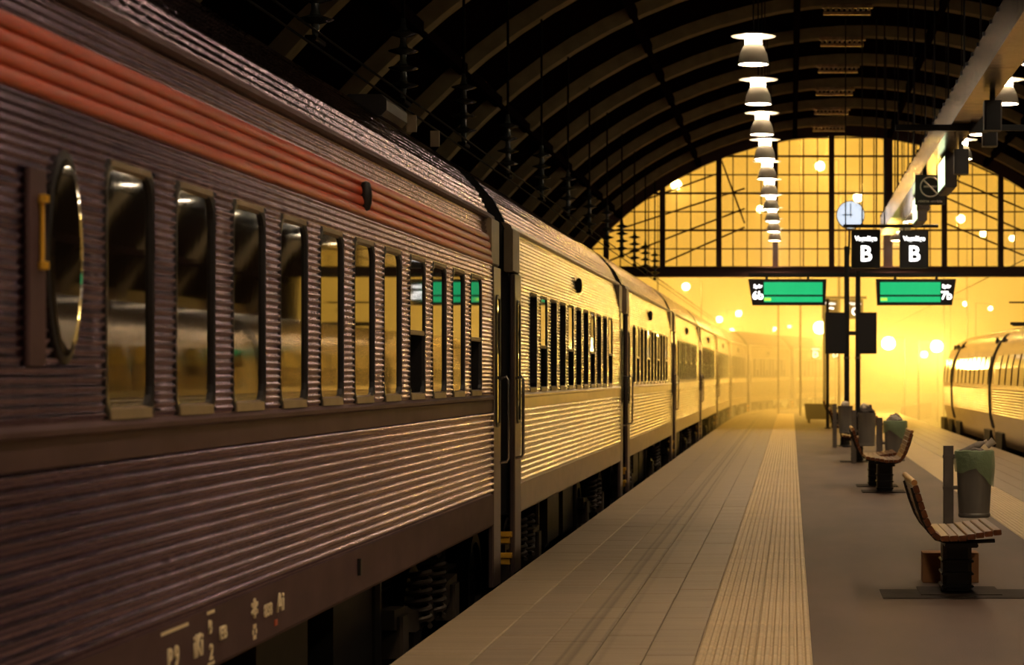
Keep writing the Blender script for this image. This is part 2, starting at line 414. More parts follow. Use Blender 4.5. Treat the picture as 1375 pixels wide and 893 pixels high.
# paving past the last tile that can be told apart, and on the opposite side of the asphalt
far = MB(); far2 = MB(); far3 = MB()
def edge_x(y):
    for (xa,ya),(xb,yb) in zip(ED, ED[1:]):
        if ya <= y <= yb: return xa+(xb-xa)*(y-ya)/(yb-ya)
    return ED[-1][0]
def slab(mb, xa, xb, ya, yb, z=0.0): mb.box((xa+.003,ya+.003,-.04), (xb-.003,yb-.003,z))
for x, wd in COLS[1::2]: slab(far, x, x+wd, 30-10/28, 30)
for y in range(30, 118):
    ex = edge_x(y+.5)
    slab(far2, ex, ex+.48, y, y+1)
    for x, wd in COLS:
        if x > ex+.3:
            slab(far, x, x+wd, y, y+.7); slab(far, x, x+wd, y+.7, y+1)
for y in range(30, 100):
    for k in range(2):
        if y >= 46: ridges(far3, -.59+.3625*k, y, .3625, 1.0)
for y in range(-12, 10): 
    slab(far2, -2.43, -1.95, y, y+1)
    for x, wd in COLS: slab(far, x, x+wd, y, y+1)
    slab(far3, -.59, .135, y, y+1)
for y in range(-12, 100):
    for k in range(2):
        ridges(far3, 2.47+.3625*k, y, .3625, 1.0)
    for q in range(4): slab(far, 3.2+.3*q, 3.5+.3*q, y, y+1)
    slab(far2, 4.4, 4.9, y, y+1)
tag(far.build('distant_paving_tiles', M['tile'], floor), 'grey-brown paving', kind='stuff')
tag(far2.build('distant_edge_slabs', M['edge'], floor), 'pale edge slabs', kind='stuff')
tag(far3.build('distant_tactile_tiles', M['tactile'], floor), 'pale ribbed paving', kind='stuff')
# rails
for nm, xs in (('track_rail', (-3.38,-4.86)), ):
    for i, x in enumerate(xs):
        m_ = MB(); m_.prism([(x-.06,-1.0),(x+.06,-1.0),(x+.015,-.96),(x+.015,-.87),(x+.035,-.85),(x+.035,-.82),(x-.035,-.82),(x-.035,-.85),(x-.015,-.87),(x-.015,-.96)], 1, -10, 92)
        tag(m_.build('track_rail', M['rail']), ('steel rail under the near side of the silver train','steel rail under the far side of the silver train')[i], 'rail')

# ------------------------------------------------------------------ silver train
def wave(z0, z1, pitch, amp, xf, seg=8):
    k = max(1, round((z1-z0)/pitch)); p = (z1-z0)/k; out_ = []
    for i in range(k):
        for q in range(seg):
            t = q/seg; z = z0+p*(i+t)
            h = amp*math.sin(math.pi*max(0, (t-.3)/.7))
            out_.append((xf(z)+h, z))
    out_.append((xf(z1), z1)); return out_
def bands(z0, z1, k, amp, xf):
    p = (z1-z0)/k; out_ = []
    for i in range(k):
        for q in range(12):
            t = q/12; out_.append((xf(z0+p*(i+t))+amp*math.sin(math.pi*t)**.45, z0+p*(i+t)))
    out_.append((xf(z1), z1)); return out_
def xs_(z):
    if z < 2.6: return 0.0
    if z < 3.15: return -.08*((z-2.6)/.55)**1.3
    return -.08
def rrect(y0, y1, z0, z1, r, n=5):
    P = []
    for cy_, cz_, a0 in ((y1-r,z0+r,-90),(y1-r,z1-r,0),(y0+r,z1-r,90),(y0+r,z0+r,180)):
        for i in range(n): 
            a = R(a0+90*i/(n-1)); P.append((cy_+r*math.cos(a), cz_+r*math.sin(a)))
    return P
WW, WZ0, WZ1, DEP = .66, 1.575, 2.58, .010
def ring(mb, loops):
    n_ = len(loops[0]); vs = [p for L in loops for p in L]; fs = []
    for a in range(len(loops)-1):
        for i in range(n_): fs.append((a*n_+i, a*n_+(i+1) % n_, (a+1)*n_+(i+1) % n_, (a+1)*n_+i))
    mb.add(vs, fs)
def win_frame(dep):
    b = MB(); o = rrect(0, WW, WZ0, WZ1, .07); o2 = rrect(.012, WW-.012, WZ0+.012, WZ1-.012, .085); i1 = rrect(.03, WW-.03, WZ0+.03, WZ1-.03, .10); i2 = rrect(.035, WW-.035, WZ0+.035, WZ1-.035, .095)
    ring(b, [[(-dep-.012,y,z) for y, z in o], [(.004,y,z) for y, z in o], [(.009,y,z) for y, z in o2], [(.005,y,z) for y, z in i1], [(-dep-.01,y,z) for y, z in i2]])
    return b.mesh('window', M['rubber'])
def flat_rr(nm, m, y0, y1, z0, z1, r, x, d=.008):
    b = MB(); P = rrect(y0, y1, z0, z1, r); n_ = len(P)
    b.add([(x,y,z) for y, z in P] + [(x-d,y,z) for y, z in P], [tuple(range(n_)), tuple(range(2*n_-1, n_-1, -1))] + [(i,(i+1) % n_, n_+(i+1) % n_, n_+i) for i in range(n_)])
    return b.mesh(nm, m)
frame_me = win_frame(DEP); frame_deep = win_frame(.075)
pane_me = flat_rr('pane', M['glass'], .03, WW-.03, WZ0+.03, WZ1-.03, .07, -DEP)
pane_deep = flat_rr('pane', M['glass'], .03, WW-.03, WZ0+.03, WZ1-.03, .07, -.075)
half_me = flat_rr('pane', M['glass'], .03, WW-.03, WZ0+.47, WZ1-.03, .07, -DEP+.006)
void_me = flat_rr('opening', M['soft_black'], .03, WW-.03, WZ0+.03, WZ0+.5, .05, -.30)
sb = MB(); sb.bbox((-DEP, .025, WZ0+.45), (.004, WW-.025, WZ0+.485), .006); sash_me = sb.mesh('sash_bar', M['trim'])
rv_me = MB().box((-.3,0,WZ0+.03), (-.015,.015,WZ0+.47)).mesh('reveal', M['soft_black'])
sl = MB(); sl.prism([(.014,WZ0+.0),(.012,WZ0+.04),(-DEP,WZ0+.05),(-DEP,WZ0+.0)][::-1], 1, .055, WW-.055); sill_me = sl.mesh('sill', M['trim'])
hd = MB(); hd.prism([(.012,WZ1-.004),(.011,WZ1-.026),(-DEP,WZ1-.04),(-DEP,WZ1-.004)], 1, .065, WW-.065); head_me = hd.mesh('header', M['trim'])

L = 13.6; DOOR = .5
ROOF = [(-.10,3.2),(-.2,3.4),(-.38,3.6),(-.58,3.75),(-.98,3.9),(-1.48,3.95)]
def roof_profile():
    P = [(-.10,3.17)]
    for (xa,za),(xb,zb) in zip(ROOF, ROOF[1:]):
        ln = math.hypot(xb-xa, zb-za); k = max(1, round(ln/.062)); nx, nz = (zb-za)/ln, -(xb-xa)/ln
        for i in range(k):
            for q in range(6):
                t = (i+q/6)/k; h = .012*abs(math.sin(math.pi*q/6))
                P.append((xa+(xb-xa)*t+nx*h, za+(zb-za)*t+nz*h))
    P.append(ROOF[-1])
    P += [(-2.96-x, z) for x, z in ROOF[:-1][::-1]]
    return P
def car_meshes(off, stripe):
    D = {}; ST, SM = (M['steel'], M['steel_smooth']) if stripe else (M['steel_gold_lit'], M['steel_smooth_gold_lit'])
    wy = [off+.972*i for i in range(11)]
    y0, y1 = DOOR, L-DOOR
    b = MB(); b.prism([(.0,.42),(.012,.44),(.010,.70),(-.03,.70),(-.03,.42)], 1, y0, y1); D['skirt'] = b.mesh('skirt', SM)
    b = MB(); b.sweep(wave(.70, 1.42, .0555, .017, xs_), y0, y1); D['lower_panel'] = b.mesh('lower_panel', ST, True)
    b = MB(); b.prism([(.006,1.42),(.006,1.525),(.026,1.535),(.026,1.555),(0,1.575),(-.03,1.575),(-.03,1.42)], 1, y0, y1); D['belt_rail'] = b.mesh('belt_rail', SM)
    b = MB(); eds = [y0] + [q for a in wy for q in (a, a+WW)] + [y1]
    D['piers'] = []
    for a, c in zip(eds[::2], eds[1::2]): D['piers'].append(MB().sweep(wave(1.575, 2.58, .0345, .009, xs_, 6), a, c).mesh('window_pier', ST, True))
    b = MB(); b.sweep(wave(2.58, 2.72, .035, .009, xs_, 6), y0, y1); D['eaves_panel'] = b.mesh('eaves_panel', ST, True)
    b = MB(); b.sweep(bands(2.72, 2.985, 4, .020, xs_) if stripe else wave(2.72, 2.985, .036, .010, xs_, 6), y0, y1); D['stripe'] = b.mesh('stripe' if stripe else 'upper_panel', M['orange'] if stripe else ST, True)
    b = MB(); b.sweep(wave(2.985, 3.13, .036, .010, xs_, 6), y0, y1); D['cornice'] = b.mesh('cornice', ST, True)
    b = MB(); b.prism([(-.09,3.12),(-.045,3.12),(-.03,3.14),(-.035,3.165),(-.07,3.19),(-.13,3.2)], 1, .1, L-.1); D['gutter'] = b.mesh('gutter', SM)
    b = MB(); b.sweep(roof_profile(), .1, L-.1); D['roof'] = b.mesh('roof', M['roofsteel'], True)
    b = MB(); b.box((-2.96,.15,.42), (-2.9,L-.15,3.2)); D['far_side'] = b.mesh('far_side', SM)
    en = [(-.05,.42),(-.05,2.6),(-.12,3.15)] + ROOF + [(-2.96-x, z) for x, z in ROOF[:-1][::-1]] + [(-2.84,3.15),(-2.91,.42)]
    for nm, ya in (('end_wall', .12), ('end_wall_b', L-.2)):
        b = MB(); b.prism(en, 1, ya, ya+.08); D[nm] = b.mesh('end_wall', M['black'])
    b = MB(); b.box((-2.9,.2,.44), (-.05,L-.2,.52)); D['underframe'] = b.mesh('underframe', M['under'])
    return D, wy
def handle_me():
    b = MB(); P = [(0,0,.75),(.07,0,.77),(.085,0,.74),(.085,0,.04),(.07,0,.01),(0,0,0)]
    b.tube(P, .014, 8); return b.mesh('handrail', M['chrome'], True)
hme = handle_me()
def door_me():   # end door of a car: tall narrow leaf reaching below the platform edge
    b = MB(); w_ = DOOR
    b.bbox((-.04,.01,-.12), (.012,w_-.01,2.70), .012); return b.mesh('door', M['doorm'])
dme = door_me()
dglass = flat_rr('door_window', M['glass'], .17, .36, 1.32, 2.42, .05, .016, .01)
db = MB(); ring(db, [[(.012,y,z) for y, z in rrect(.13,.40,1.28,2.46,.07)], [(.024,y,z) for y, z in rrect(.14,.39,1.29,2.45,.065)], [(.024,y,z) for y, z in rrect(.165,.365,1.315,2.425,.05)], [(.012,y,z) for y, z in rrect(.17,.36,1.32,2.42,.05)]])
dframe = db.mesh('window_seal', M['rubber'])
hb = MB(); hb.bbox((-.09,.0,2.72), (-.005,DOOR,3.13), .012); dhead = hb.mesh('door_header', M['trim'])
stm = MB(); stm.bbox((-.13,0,0), (-.01,.10,.05), .008); stm.bbox((-.11,0.02,-.06), (-.03,.10,-.0), .008); stepme = stm.mesh('step', M['yellow'])
ml = MB(); ml.lathe([(.0,-.11),(.035,-.10),(.055,-.05),(.058,0),(.055,.05),(.035,.10),(0,.11)], 10); mk = ml.mesh('marker_lamp', M['black'], True)
# bogie
def spring_me():
    P = []; 
    for i in range(61):
        a = i*2*math.pi/10; P.append((.09*math.cos(a), .09*math.sin(a), .42*i/60))
    b = MB(); b.tube(P, .022, 6); return b.mesh('coil_spring', M['under2'], True)
spme = spring_me()
wh = MB(); wh.lathe([(.05,-.07),(.12,-.07),(.14,-.03),(.40,-.03),(.43,-.06),(.46,-.06),(.465,.05),(.49,.07),(.40,.07),(.38,.02),(.12,.02),(.1,.06),(.0,.06)], 20)
whm = wh.mesh('wheel', M['under'], True)
bf = MB(); bf.prism([(-1.5,-.30),(-1.1,-.36),(-.6,-.42),(.6,-.42),(1.1,-.36),(1.5,-.30),(1.5,-.16),(1.0,-.18),(.6,-.26),(-.6,-.26),(-1.0,-.18),(-1.5,-.16)], 0, -.34, -.22)
for s in (-1.25, 1.25): bf.bbox((-.36,s-.14,-.52), (-.18,s+.14,-.22), .02)
bfm = bf.mesh('bogie_frame', M['under2'])
def underparts(root, L_):
    for yc in (2.6, L_-2.6):
        put('bogie_frame', bfm, root, (0, yc, .22))
        for dy in (-1.25, 1.25):
            put('wheel', whm, root, (-.62, yc+dy, -.33), (0, R(90), 0)); put('wheel', whm, root, (-2.3, yc+dy, -.33), (0, R(-90), 0))
        for dy in (-.35, .35): put('coil_spring', spme, root, (-.24, yc+dy, -.18))
    for k, (ya, ln, za, zb, x, m_) in enumerate(((4.6,.9,-.42,.30,-.45,'under'), (5.7,1.3,-.30,.30,-.3,'under2'), (7.2,.6,-.45,.30,-.5,'under'), (8.0,1.4,-.35,.30,-.35,'under'), (4.3,.12,-.7,.42,-.25,'under2'), (9.35,.12,-.7,.42,-.3,'under'))):
        b = MB(); b.bbox((x-.9,ya,za), (x,ya+ln,zb), .03); b.build('equipment_box' if ln > .3 else 'hanger_bracket', M[m_], root)
DR1, WY1 = car_meshes(2.02, True)
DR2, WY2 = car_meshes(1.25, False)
ORD = ['first','second','third','fourth','fifth','sixth','seventh','eighth','ninth']
CARLAB = ['grey corrugated train car with orange stripe and writing on its skirt, nearest',
 'gold-lit corrugated train car coupled behind the orange-striped car, row of dark windows',
 'third corrugated car of the long silver train, beside the dark coupling with tall grab rail',
 'fourth corrugated car of the long silver train',
 'fifth corrugated car of the long silver train, windows blurring together',
 'sixth car of the long silver train, where the curve begins in the haze',
 'seventh car of the long silver train, faint in the golden haze',
 'eighth car of the silver train, turned face-on along the curve and nearly lost in haze',
 'last car of the silver train at the hazy end of the curve']
for ci in range(9):
    (xa,ya),(xb,yb) = JP[ci], JP[ci+1]
    d = Vector((xb-xa, yb-ya)); ln = d.length; u = d/ln
    p = Vector((xa,ya)) + u*.5
    rz = math.atan2(u.y, u.x) - math.pi/2
    root = empty('train_car', (p.x,p.y,0), CARLAB[ci], 'train car', 'cars of the silver train', rz)
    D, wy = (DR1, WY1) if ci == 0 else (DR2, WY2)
    for nm in ('skirt','lower_panel','belt_rail','eaves_panel','stripe','cornice','gutter','roof','far_side','end_wall','end_wall_b','underframe'):
        put(D[nm].name.split('.')[0], D[nm], root)
    for pm_ in D['piers']: put('window_pier', pm_, root)
    for i, y in enumerate(wy):
        fr = put('window', frame_me if ci == 0 else frame_deep, root, (0,y,0))
        opened = (i in (7, 10)) if ci == 0 else (i in (1, 4, 7, 10))
        if opened:
            put('pane', half_me, fr); put('sash_bar', sash_me, fr); put('opening', void_me, fr); put('reveal', rv_me, fr, (0,.03,0)); put('reveal', rv_me, fr, (0,WW-.045,0))
        else: put('pane', pane_me if ci == 0 else pane_deep, fr)
        put('sill', sill_me, fr); put('header', head_me, fr)
    for k, y in enumerate((0, L-DOOR)):
        dr = put('door', dme, root, (0,y,0)); put('door_window', dglass, dr); put('window_seal', dframe, dr)
        put('handrail', hme, dr, (.0, (.06, DOOR-.06)[k], .96)); put('door_header', dhead, root, (0,y,0))
    for zz in (.02, .22): put('step', stepme, root, (0, -.10, zz))
    for y in ((7.27,) if ci == 0 else (6.5,)) if ci < 2 else (6.0,):
        o = put('marker_lamp', mk, root, (.0, y, 2.85)); o.scale = (.7, .7, .85)
    underparts(root, L)
    if ci == 0: car1 = root
    if ci < 8:   # bellows of the gangway
        b = MB(); k = 7
        for q in range(k):
            t0 = L+.0+1.0*q/k
            b.box((-2.2,t0+.02,.55), (-.72,t0+.12,3.0)); b.box((-2.1,t0+.1,.6), (-.8,t0+.16,2.95))
        b.build('gangway_bellows', M['soft_black'], root)
# oval window and yellow bar beside the near door of the first car; skirt lettering
def oval(name, m, yc, zc, ry, rz_, x, d, parent):
    b = MB(); n_ = 28; P = [(yc+ry*math.cos(2*math.pi*i/n_), zc+rz_*math.sin(2*math.pi*i/n_)) for i in range(n_)]
    Q = [(yc+.86*ry*math.cos(2*math.pi*i/n_), zc+.93*rz_*math.sin(2*math.pi*i/n_)) for i in range(n_)]
    b.add([(0,y,z) for y, z in P]+[(x,y,z) for y, z in P]+[(x+d,y,z) for y, z in Q], [(i,(i+1) % n_,n_+(i+1) % n_,n_+i) for i in range(n_)]+[(n_+i,n_+(i+1) % n_,2*n_+(i+1) % n_,2*n_+i) for i in range(n_)]+[tuple(range(2*n_,3*n_))])
    return b.build(name, m, parent)
c1y = 6.5
ov = oval('oval_frame', M['rubber'], 8.03-c1y, 2.17, .20, .385, .014, .003, car1)
oval('oval_pane', M['glass'], 8.03-c1y, 2.17, .172, .355, .019, .003, ov)
b = MB(); b.bbox((0,7.62-c1y,1.78), (.022,7.80-c1y,2.46), .008); st = b.build('handle_strip', M['steel_smooth'], car1)
b = MB(); b.bbox((.022,7.722-c1y,2.13), (.036,7.742-c1y,2.36), .005); b.lathe([(.0,0),(.022,.005),(.022,.03),(0,.035)], 8, (.032,7.732-c1y,2.34)); b.lathe([(.0,0),(.022,.005),(.022,.03),(0,.035)], 8, (.032,7.732-c1y,2.11)); b.build('yellow_handle', M['yellow'], st)
TX = (R(90), 0, R(90))
for txt, y, z, s, wd in (('Ai',11.4,.585,.13,1.3), ('858',11.13,.575,.085,1.3), ('EB',10.25,.565,.085,1.4), ('iKi',9.82,.555,.14,1.0), ('B',10.02,.615,.085,1), ('2',10.04,.50,.10,1.1), ('P 9',9.42,.55,.13,1.0), ('*',10.85,.575,.2,1.3)):
    lettering(txt, s, M['mark'], car1, (.016, y-c1y, z), TX, wd)
for (ya,yb,z) in ((9.25,9.66,.665), (9.98,10.10,.675), (9.99,10.1,.445)):
    b = MB(); b.box((.011,ya-c1y,z), (.016,yb-c1y,z+.014)); b.build('painted_line', M['mark'], car1)
b = MB(); b.add([], []); 
for k in range(6):
    a = R(60*k); b.box((.011,10.86-c1y+.03*math.cos(a)-.011,.50+.03*math.sin(a)-.011), (.016,10.86-c1y+.03*math.cos(a)+.011,.50+.03*math.sin(a)+.011))
b.build('painted_wheel_mark', M['mark'], car1)
b = MB(); b.box((.011,11.28-c1y,.48), (.016,11.34-c1y,.51)); b.build('painted_spot', M['redmark'], car1)
b = MB(); b.bbox((.005,13.45-c1y,.54), (.03,13.5-c1y,.64), .006); b.build('lifting_lug', M['black'], car1)
# roof aerials on the second half of the first car
for k, y in enumerate((9.9,)):
    b = MB(); b.bbox((-.75,10.3,3.70), (-.42,11.2,3.86), .04); b.build('roof_vent', M['under'], car1)
    for yy in (12.0, 13.2):
        b = MB(); b.box((-.56,yy,3.76), (-.48,yy+.015,3.90)); b.build('roof_plate', M['trim'], car1)

# ------------------------------------------------------------------ opposite train
OX = 5.12
OPROF = [(.10,.38),(.04,.62),(.015,.75),(0,1.3),(.01,1.55),(.05,1.95),(.12,2.25),(.26,2.55),(.48,2.80),(.85,2.97),(1.48,3.05)]
def ocar(label, ya, yb, nose=False):
    root = empty('opposite_train_car', (OX,ya,0), label, 'train car', 'cars of the train across the platform')
    Lc = yb-ya; ns = 14 if nose else 1
    def st(t):
        if not nose: return 0, 1
        s = max(0, (t-.35)/.65); return .75*s**2.2, 1-.26*s**2.4
    def P(prof, t):
        dx, sc = st(t); return [(x+dx*(1-.25*(z/3)), t*Lc, .38+(z-.38)*sc) for x, z in prof]
    def skin(nm, prof, m, smooth=True, full=False):
        b = MB(); pr = list(prof)
        if full: pr = pr + [(2.96-x,z) for x, z in pr[::-1]][1:]
        n_ = len(pr); vs = []
        for i in range(ns+1):
            t = i/ns; dx, sc = st(t); inset = dx
            for x, z in pr:
                half = (x-1.48); k = (1.48-dx)/1.48
                vs.append((1.48+half*k, t*Lc, .38+(z-.38)*sc))
        fs = [(i*n_+j, i*n_+j+1, (i+1)*n_+j+1, (i+1)*n_+j) for i in range(ns) for j in range(n_-1)]
        if full: fs += [tuple(range(n_)), tuple(range(ns*n_, ns*n_+n_))]
        b.add(vs, fs); return b.build(nm, m, root, smooth=smooth)
    lo = [(.16,-.02),(.10,.38),(.04,.62),(.018,.72)] + [(x, z) for x, z in [(xq+.0, zq) for xq, zq in wv(.72,1.42)]] + [(.01,1.55)]
    skin('body_shell', lo + OPROF[5:], M['xsteel'], True, True)
    if not nose:
        k = int(Lc/1.5)
        for i in range(k):
            y = .55+1.5*i
            b = MB(); pts = [(.0,1.5),(.028,1.9),(.10,2.22)]
            vs = [(x-.012,y,z) for x, z in pts]+[(x-.012,y+1.1,z) for x, z in pts]
            vs += [(x+.02,yy,z) for yy in (y,y+1.1) for x, z in pts]
            b.add(vs, [(0,1,4,3),(1,2,5,4),(0,3,9,6),(2,8,11,5),(0,6,7,1),(1,7,8,2),(3,4,10,9),(4,5,11,10)]); b.build('window_pane', M['xglass'], root)
    else:
        def sp(x, y, z, o):
            t = y/Lc; dx, sc = st(t); k = (1.48-dx)/1.48
            return (1.48+(x-1.48)*k-o, y, .38+(z-.38)*sc)
        for y in (.6, 2.1, 4.6):
            b = MB(); pts = [(.0,1.5),(.028,1.9),(.10,2.22)]; w_ = 1.1
            vs = [sp(x,y,z,.014) for x, z in pts]+[sp(x,y+w_,z,.014) for x, z in pts]+[sp(x,y,z,-.02) for x, z in pts]+[sp(x,y+w_,z,-.02) for x, z in pts]
            b.add(vs, [(0,1,4,3),(1,2,5,4),(0,3,9,6),(2,8,11,5),(0,6,7,1),(1,7,8,2),(3,4,10,9),(4,5,11,10)]); b.build('window_pane', M['xglass'], root)
    for y in (.02, Lc-.1) if not nose else (.02,):
        b = MB(); pr = [(x-.03,z) for x, z in OPROF[:9]] + [(x+.05,z) for x, z in OPROF[:9]][::-1]
        b.prism(pr, 1, y, y+.09); b.build('door_seam', M['black'], root)
    for yc in ((1.6, Lc-1.6) if not nose else (1.6, 5.2)):
        b = MB(); b.prism([(yc-.9,.30),(yc-.75,-.15),(yc-.5,-.35),(yc+.5,-.35),(yc+.75,-.15),(yc+.9,.30)], 0, .07, 1.0); b.build('bogie', M['under'], root)
        for dy in (-.8,.8):
            put('wheel', whm, root, (.62,yc+dy,-.33), (0,R(-90),0)); put('wheel', whm, root, (2.3,yc+dy,-.33), (0,R(90),0))
    b = MB(); y = 3.1
    while False:
        b = MB(); b.bbox((.12,y,-.3), (.9,y+1.0,.4), .03); b.build('equipment_box', M['under2'], root); y += 1.35
    o = put('marker_lamp', mk, root, (.30,1.0,2.62)); o.scale = (.9,.9,.9)
    o = put('marker_lamp', mk, root, (.30,Lc-.8 if not nose else 2.4,2.62)); o.scale = (.9,.9,.9)
    return root
def wv(z0, z1):
    k = 11; p = (z1-z0)/k; out_ = []
    for i in range(k):
        for q in range(4): out_.append((.018-.018*((z0+p*i)-z0)/(z1-z0)-.014*math.sin(math.pi*q/4), z0+p*(i+q/4)))
    return out_
for ya, yb, ns, lb in ((71.2,79.5,True,'rounded nose car at the far end of the train across the platform'),
                       (57.6,71.0,False,'gleaming middle car of the train across the platform, between two dark door seams'),
                       (44.0,57.4,False,'car of the train across the platform cut by the edge of the picture'),
                       (30.4,43.8,False,'unseen car of the train across the platform, added for its reflection in the near windows')):  # out-of-view car, added so the near windows mirror its metal side
    ocar(lb, ya, yb, ns)
b = MB(); pz = 3.08
ox = OX+1.48
b.box((ox-.7,60.0,pz), (ox+.7,60.12,pz+.08)); b.box((ox-.5,61.4,pz), (ox+.5,61.5,pz+.08))
b.tube([(ox,61.4,pz+.05),(ox,58.6,pz+.35),(ox,60.4,pz+.62)], .03, 6); b.tube([(ox-.7,60.4,pz+.62),(ox+.7,60.4,pz+.62)], .025, 6)
tag(b.build('pantograph', M['black']), 'dark folded pantograph on the roof of the train across the platform', 'pantograph')

# ------------------------------------------------------------------ pendant lamps
lamp_disc = MB().lathe([(.0,0),(.30,-.012),(.305,-.004),(.12,.035),(.03,.05),(0,.05)], 24).mesh('top_disc', M['lampwhite'], True)
lamp_neck = MB().lathe([(.10,-.125),(.115,-.12),(.115,-.03),(.10,-.02)], 20).mesh('bulb', M['lampglow'], True)
lamp_bell = MB().lathe([(.118,-.12),(.14,-.15),(.185,-.25),(.205,-.36),(.208,-.385),(.200,-.385),(.178,-.25),(.132,-.15),(.11,-.125)], 24, cap=False).mesh('bell_shade', M['lampwhite'], True)
lamp_diff = MB().lathe([(.0,-.375),(.185,-.375),(.185,-.365),(0,-.365)], 20).mesh('diffuser', M['lampglow'], True)
LZ = CAM_H + 4.52; LY = [29.8+4.37*k for k in range(-7, 10)]
WORDS = ['nearest','second nearest','third nearest','fourth nearest','fifth nearest','sixth nearest','seventh nearest','third furthest','second furthest','furthest']
def pendant(x, y, label, group):
    root = empty('pendant_lamp', (x,y,LZ), label, 'lamp', group)
    put('top_disc', lamp_disc, root); put('bulb', lamp_neck, root); put('bell_shade', lamp_bell, root); put('diffuser', lamp_diff, root)
    zt = AZ + math.sqrt((AR-.3)**2-(x-AX)**2)
    b = MB(); b.tube([(0,0,.04),(0,0,zt-LZ)], .012, 6); b.build('suspension_rod', M['black'], root)
    ld = bpy.data.lights.new('lamp_light', 'SPOT'); ld.energy = 230; ld.color = (1, .68, .42); ld.spot_size = R(124); ld.spot_blend = .6; ld.shadow_soft_size = .18
    lo_ = bpy.data.objects.new('lamp_light', ld); C.objects.link(lo_); lo_.parent = root; lo_.location = (0,0,-.40)
    return root
vis = 0
for k, y in enumerate(LY):
    if k in (5, 6): continue
    if k < 7: lb = 'bell-shaped pendant lamp overhead, above the picture'
    else:
        lb = WORDS[vis] + ' bell-shaped pendant lamp in the row over the tactile paving'; vis += 1
    pendant(-.5, y, lb, 'pendant lamps over the tactile paving' if k >= 7 else 'pendant lamps overhead above the picture')
RL = {34.17:'white bell lamp half hidden by the cable tray, beside the upper loudspeaker', 38.54:'white bell lamp behind the dark crossbar under the cable tray', 42.91:'white bell lamp peeping out past the lit panel on the cable tray'}
for k, y in enumerate(LY):
    lb = 'bell-shaped pendant lamp overhead, above the picture' if k < 8 else RL.get(round(y,2), 'bell-shaped pendant lamp hidden behind the cable tray signs')
    pendant(3.28, y, lb, 'pendant lamps overhead above the picture' if k < 8 else 'pendant lamps behind the cable tray')

for k, y in enumerate(LY[8:]): pendant(9.2, y+1.5, 'unseen bell-shaped pendant lamp, added to light the side wall', 'unseen pendant lamps added beside the side wall')  # out-of-view row, added to brighten the wall mirrored in the train windows

# ------------------------------------------------------------------ cable tray and its signs
BX0, BX1, BZ0, BZ1 = 2.05, 2.37, CAM_H+3.2, CAM_H+3.62
tray = empty('cable_tray', (2.21,14,BZ0), 'long galvanised cable tray hung over the platform', 'cable tray')
def rel(o, p): return (p[0]-o.location.x, p[1]-o.location.y, p[2]-o.location.z)
seg = 3.1; y = 14.0; pm = MB()
pm.prism([(-.16,0),(.16,0),(.16,.42),(.145,.42),(.145,.02),(-.145,.02),(-.145,.40),(-.12,.40),(-.12,.42),(-.16,.42)], 1, .008, seg-.008)
pmm = pm.mesh('tray_section', M['tray'])
clip = MB().bbox((-.012,-.02,0), (.012,.02,.045), .005).mesh('clip', M['black'])
for i in range(12):
    put('tray_section', pmm, tray, (0, seg*i, 0))
    for k in range(4): put('clip', clip, tray, (-.165, seg*i+.4+.76*k, .39))
for i in range(7):
    yy = 2+5.6*i
    for xx in (-.1, .1):
        zt = AZ+math.sqrt((AR-.3)**2-(2.21+xx-AX)**2)-BZ0
        MB().tube([(xx,yy,.4),(xx,yy,zt)], .014, 6).build('hanger_rod', M['black'], tray)
def speaker(x, y, z, label):
    root = empty('loudspeaker', (x,y,z), label, 'loudspeaker', 'loudspeakers under the cable tray')
    MB().bbox((-.1,-.12,-.42), (.1,.12,-.08), .02).build('cabinet', M['black'], root)
    MB().bbox((-.03,-.04,-.1), (.03,.04,.0), .006).build('bracket', M['black'], root)
    return root
speaker(2.3, 25.5, BZ0, 'black loudspeaker box under the cable tray, above the picture')
speaker(2.66, 29.9, BZ0+.27, 'black loudspeaker box beside the cable tray, the upper one')
speaker(2.36, 31.0, BZ0, 'black loudspeaker box hung between the crossbar and the cable tray')
cb = empty('crossbar', (2.3,28.6,BZ0), 'dark crossbar with centre bracket under the cable tray', 'crossbar')
MB().bbox((-.96,-.03,-.08), (1.4,.03,.0), .008).build('bar', M['black'], cb)
MB().prism([(-.02,-.10),(.22,-.10),(.18,.12),(.02,.12)], 1, -.08, .08).build('bracket', M['black'], cb)
def panelbox(y, label):
    root = empty('information_panel', (2.28,y,BZ0-.52), label, 'display', 'lit panels under the cable tray')
    MB().bbox((-.07,0,0), (.10,1.5,.50), .02).build('housing', M['signgrey'], root)
    MB().box((-.078,.06,.05), (-.068,1.44,.45)).build('screen', M['screen'], root)
    for yy in (.3,1.2): MB().box((-.02,yy,.5), (.02,yy+.04,.53)).build('hanger', M['black'], root)
panelbox(32.0, 'lit information panel edge-on beside the no-smoking sign')
panelbox(39.0, 'lit information panel edge-on beyond the no-smoking sign')
ns = empty('no_smoking_sign', px(1249,255,34.2), 'dark square sign with a pale crossed-out cigarette ring', 'sign')
MB().bbox((-.23,-.012,-.23), (.23,.012,.23), .004).build('panel', M['signgrey'], ns)
b = MB(); P = [(.15*math.cos(2*math.pi*i/32), -.016, .045+.15*math.sin(2*math.pi*i/32)) for i in range(33)]
b.tube(P, .014, 6, False); b.tube([(-.11,-.016,.155),(.11,-.016,-.065)], .016, 6); b.build('ring', M['signprint'], ns)
b = MB(); b.box((-.10,-.017,.035), (.07,-.012,.065)); b.box((.08,-.017,.035), (.10,-.012,.065)); b.build('cigarette', M['signprint'], ns)
lettering('rökfritt område', .058, M['signprint'], ns, (0,-.014,-.175))
for xx in (.1, .2): MB().tube([(xx,.0,.22),(xx,.0,BZ0-ns.location.z)], .008, 6).build('hanger_rod', M['black'], ns)
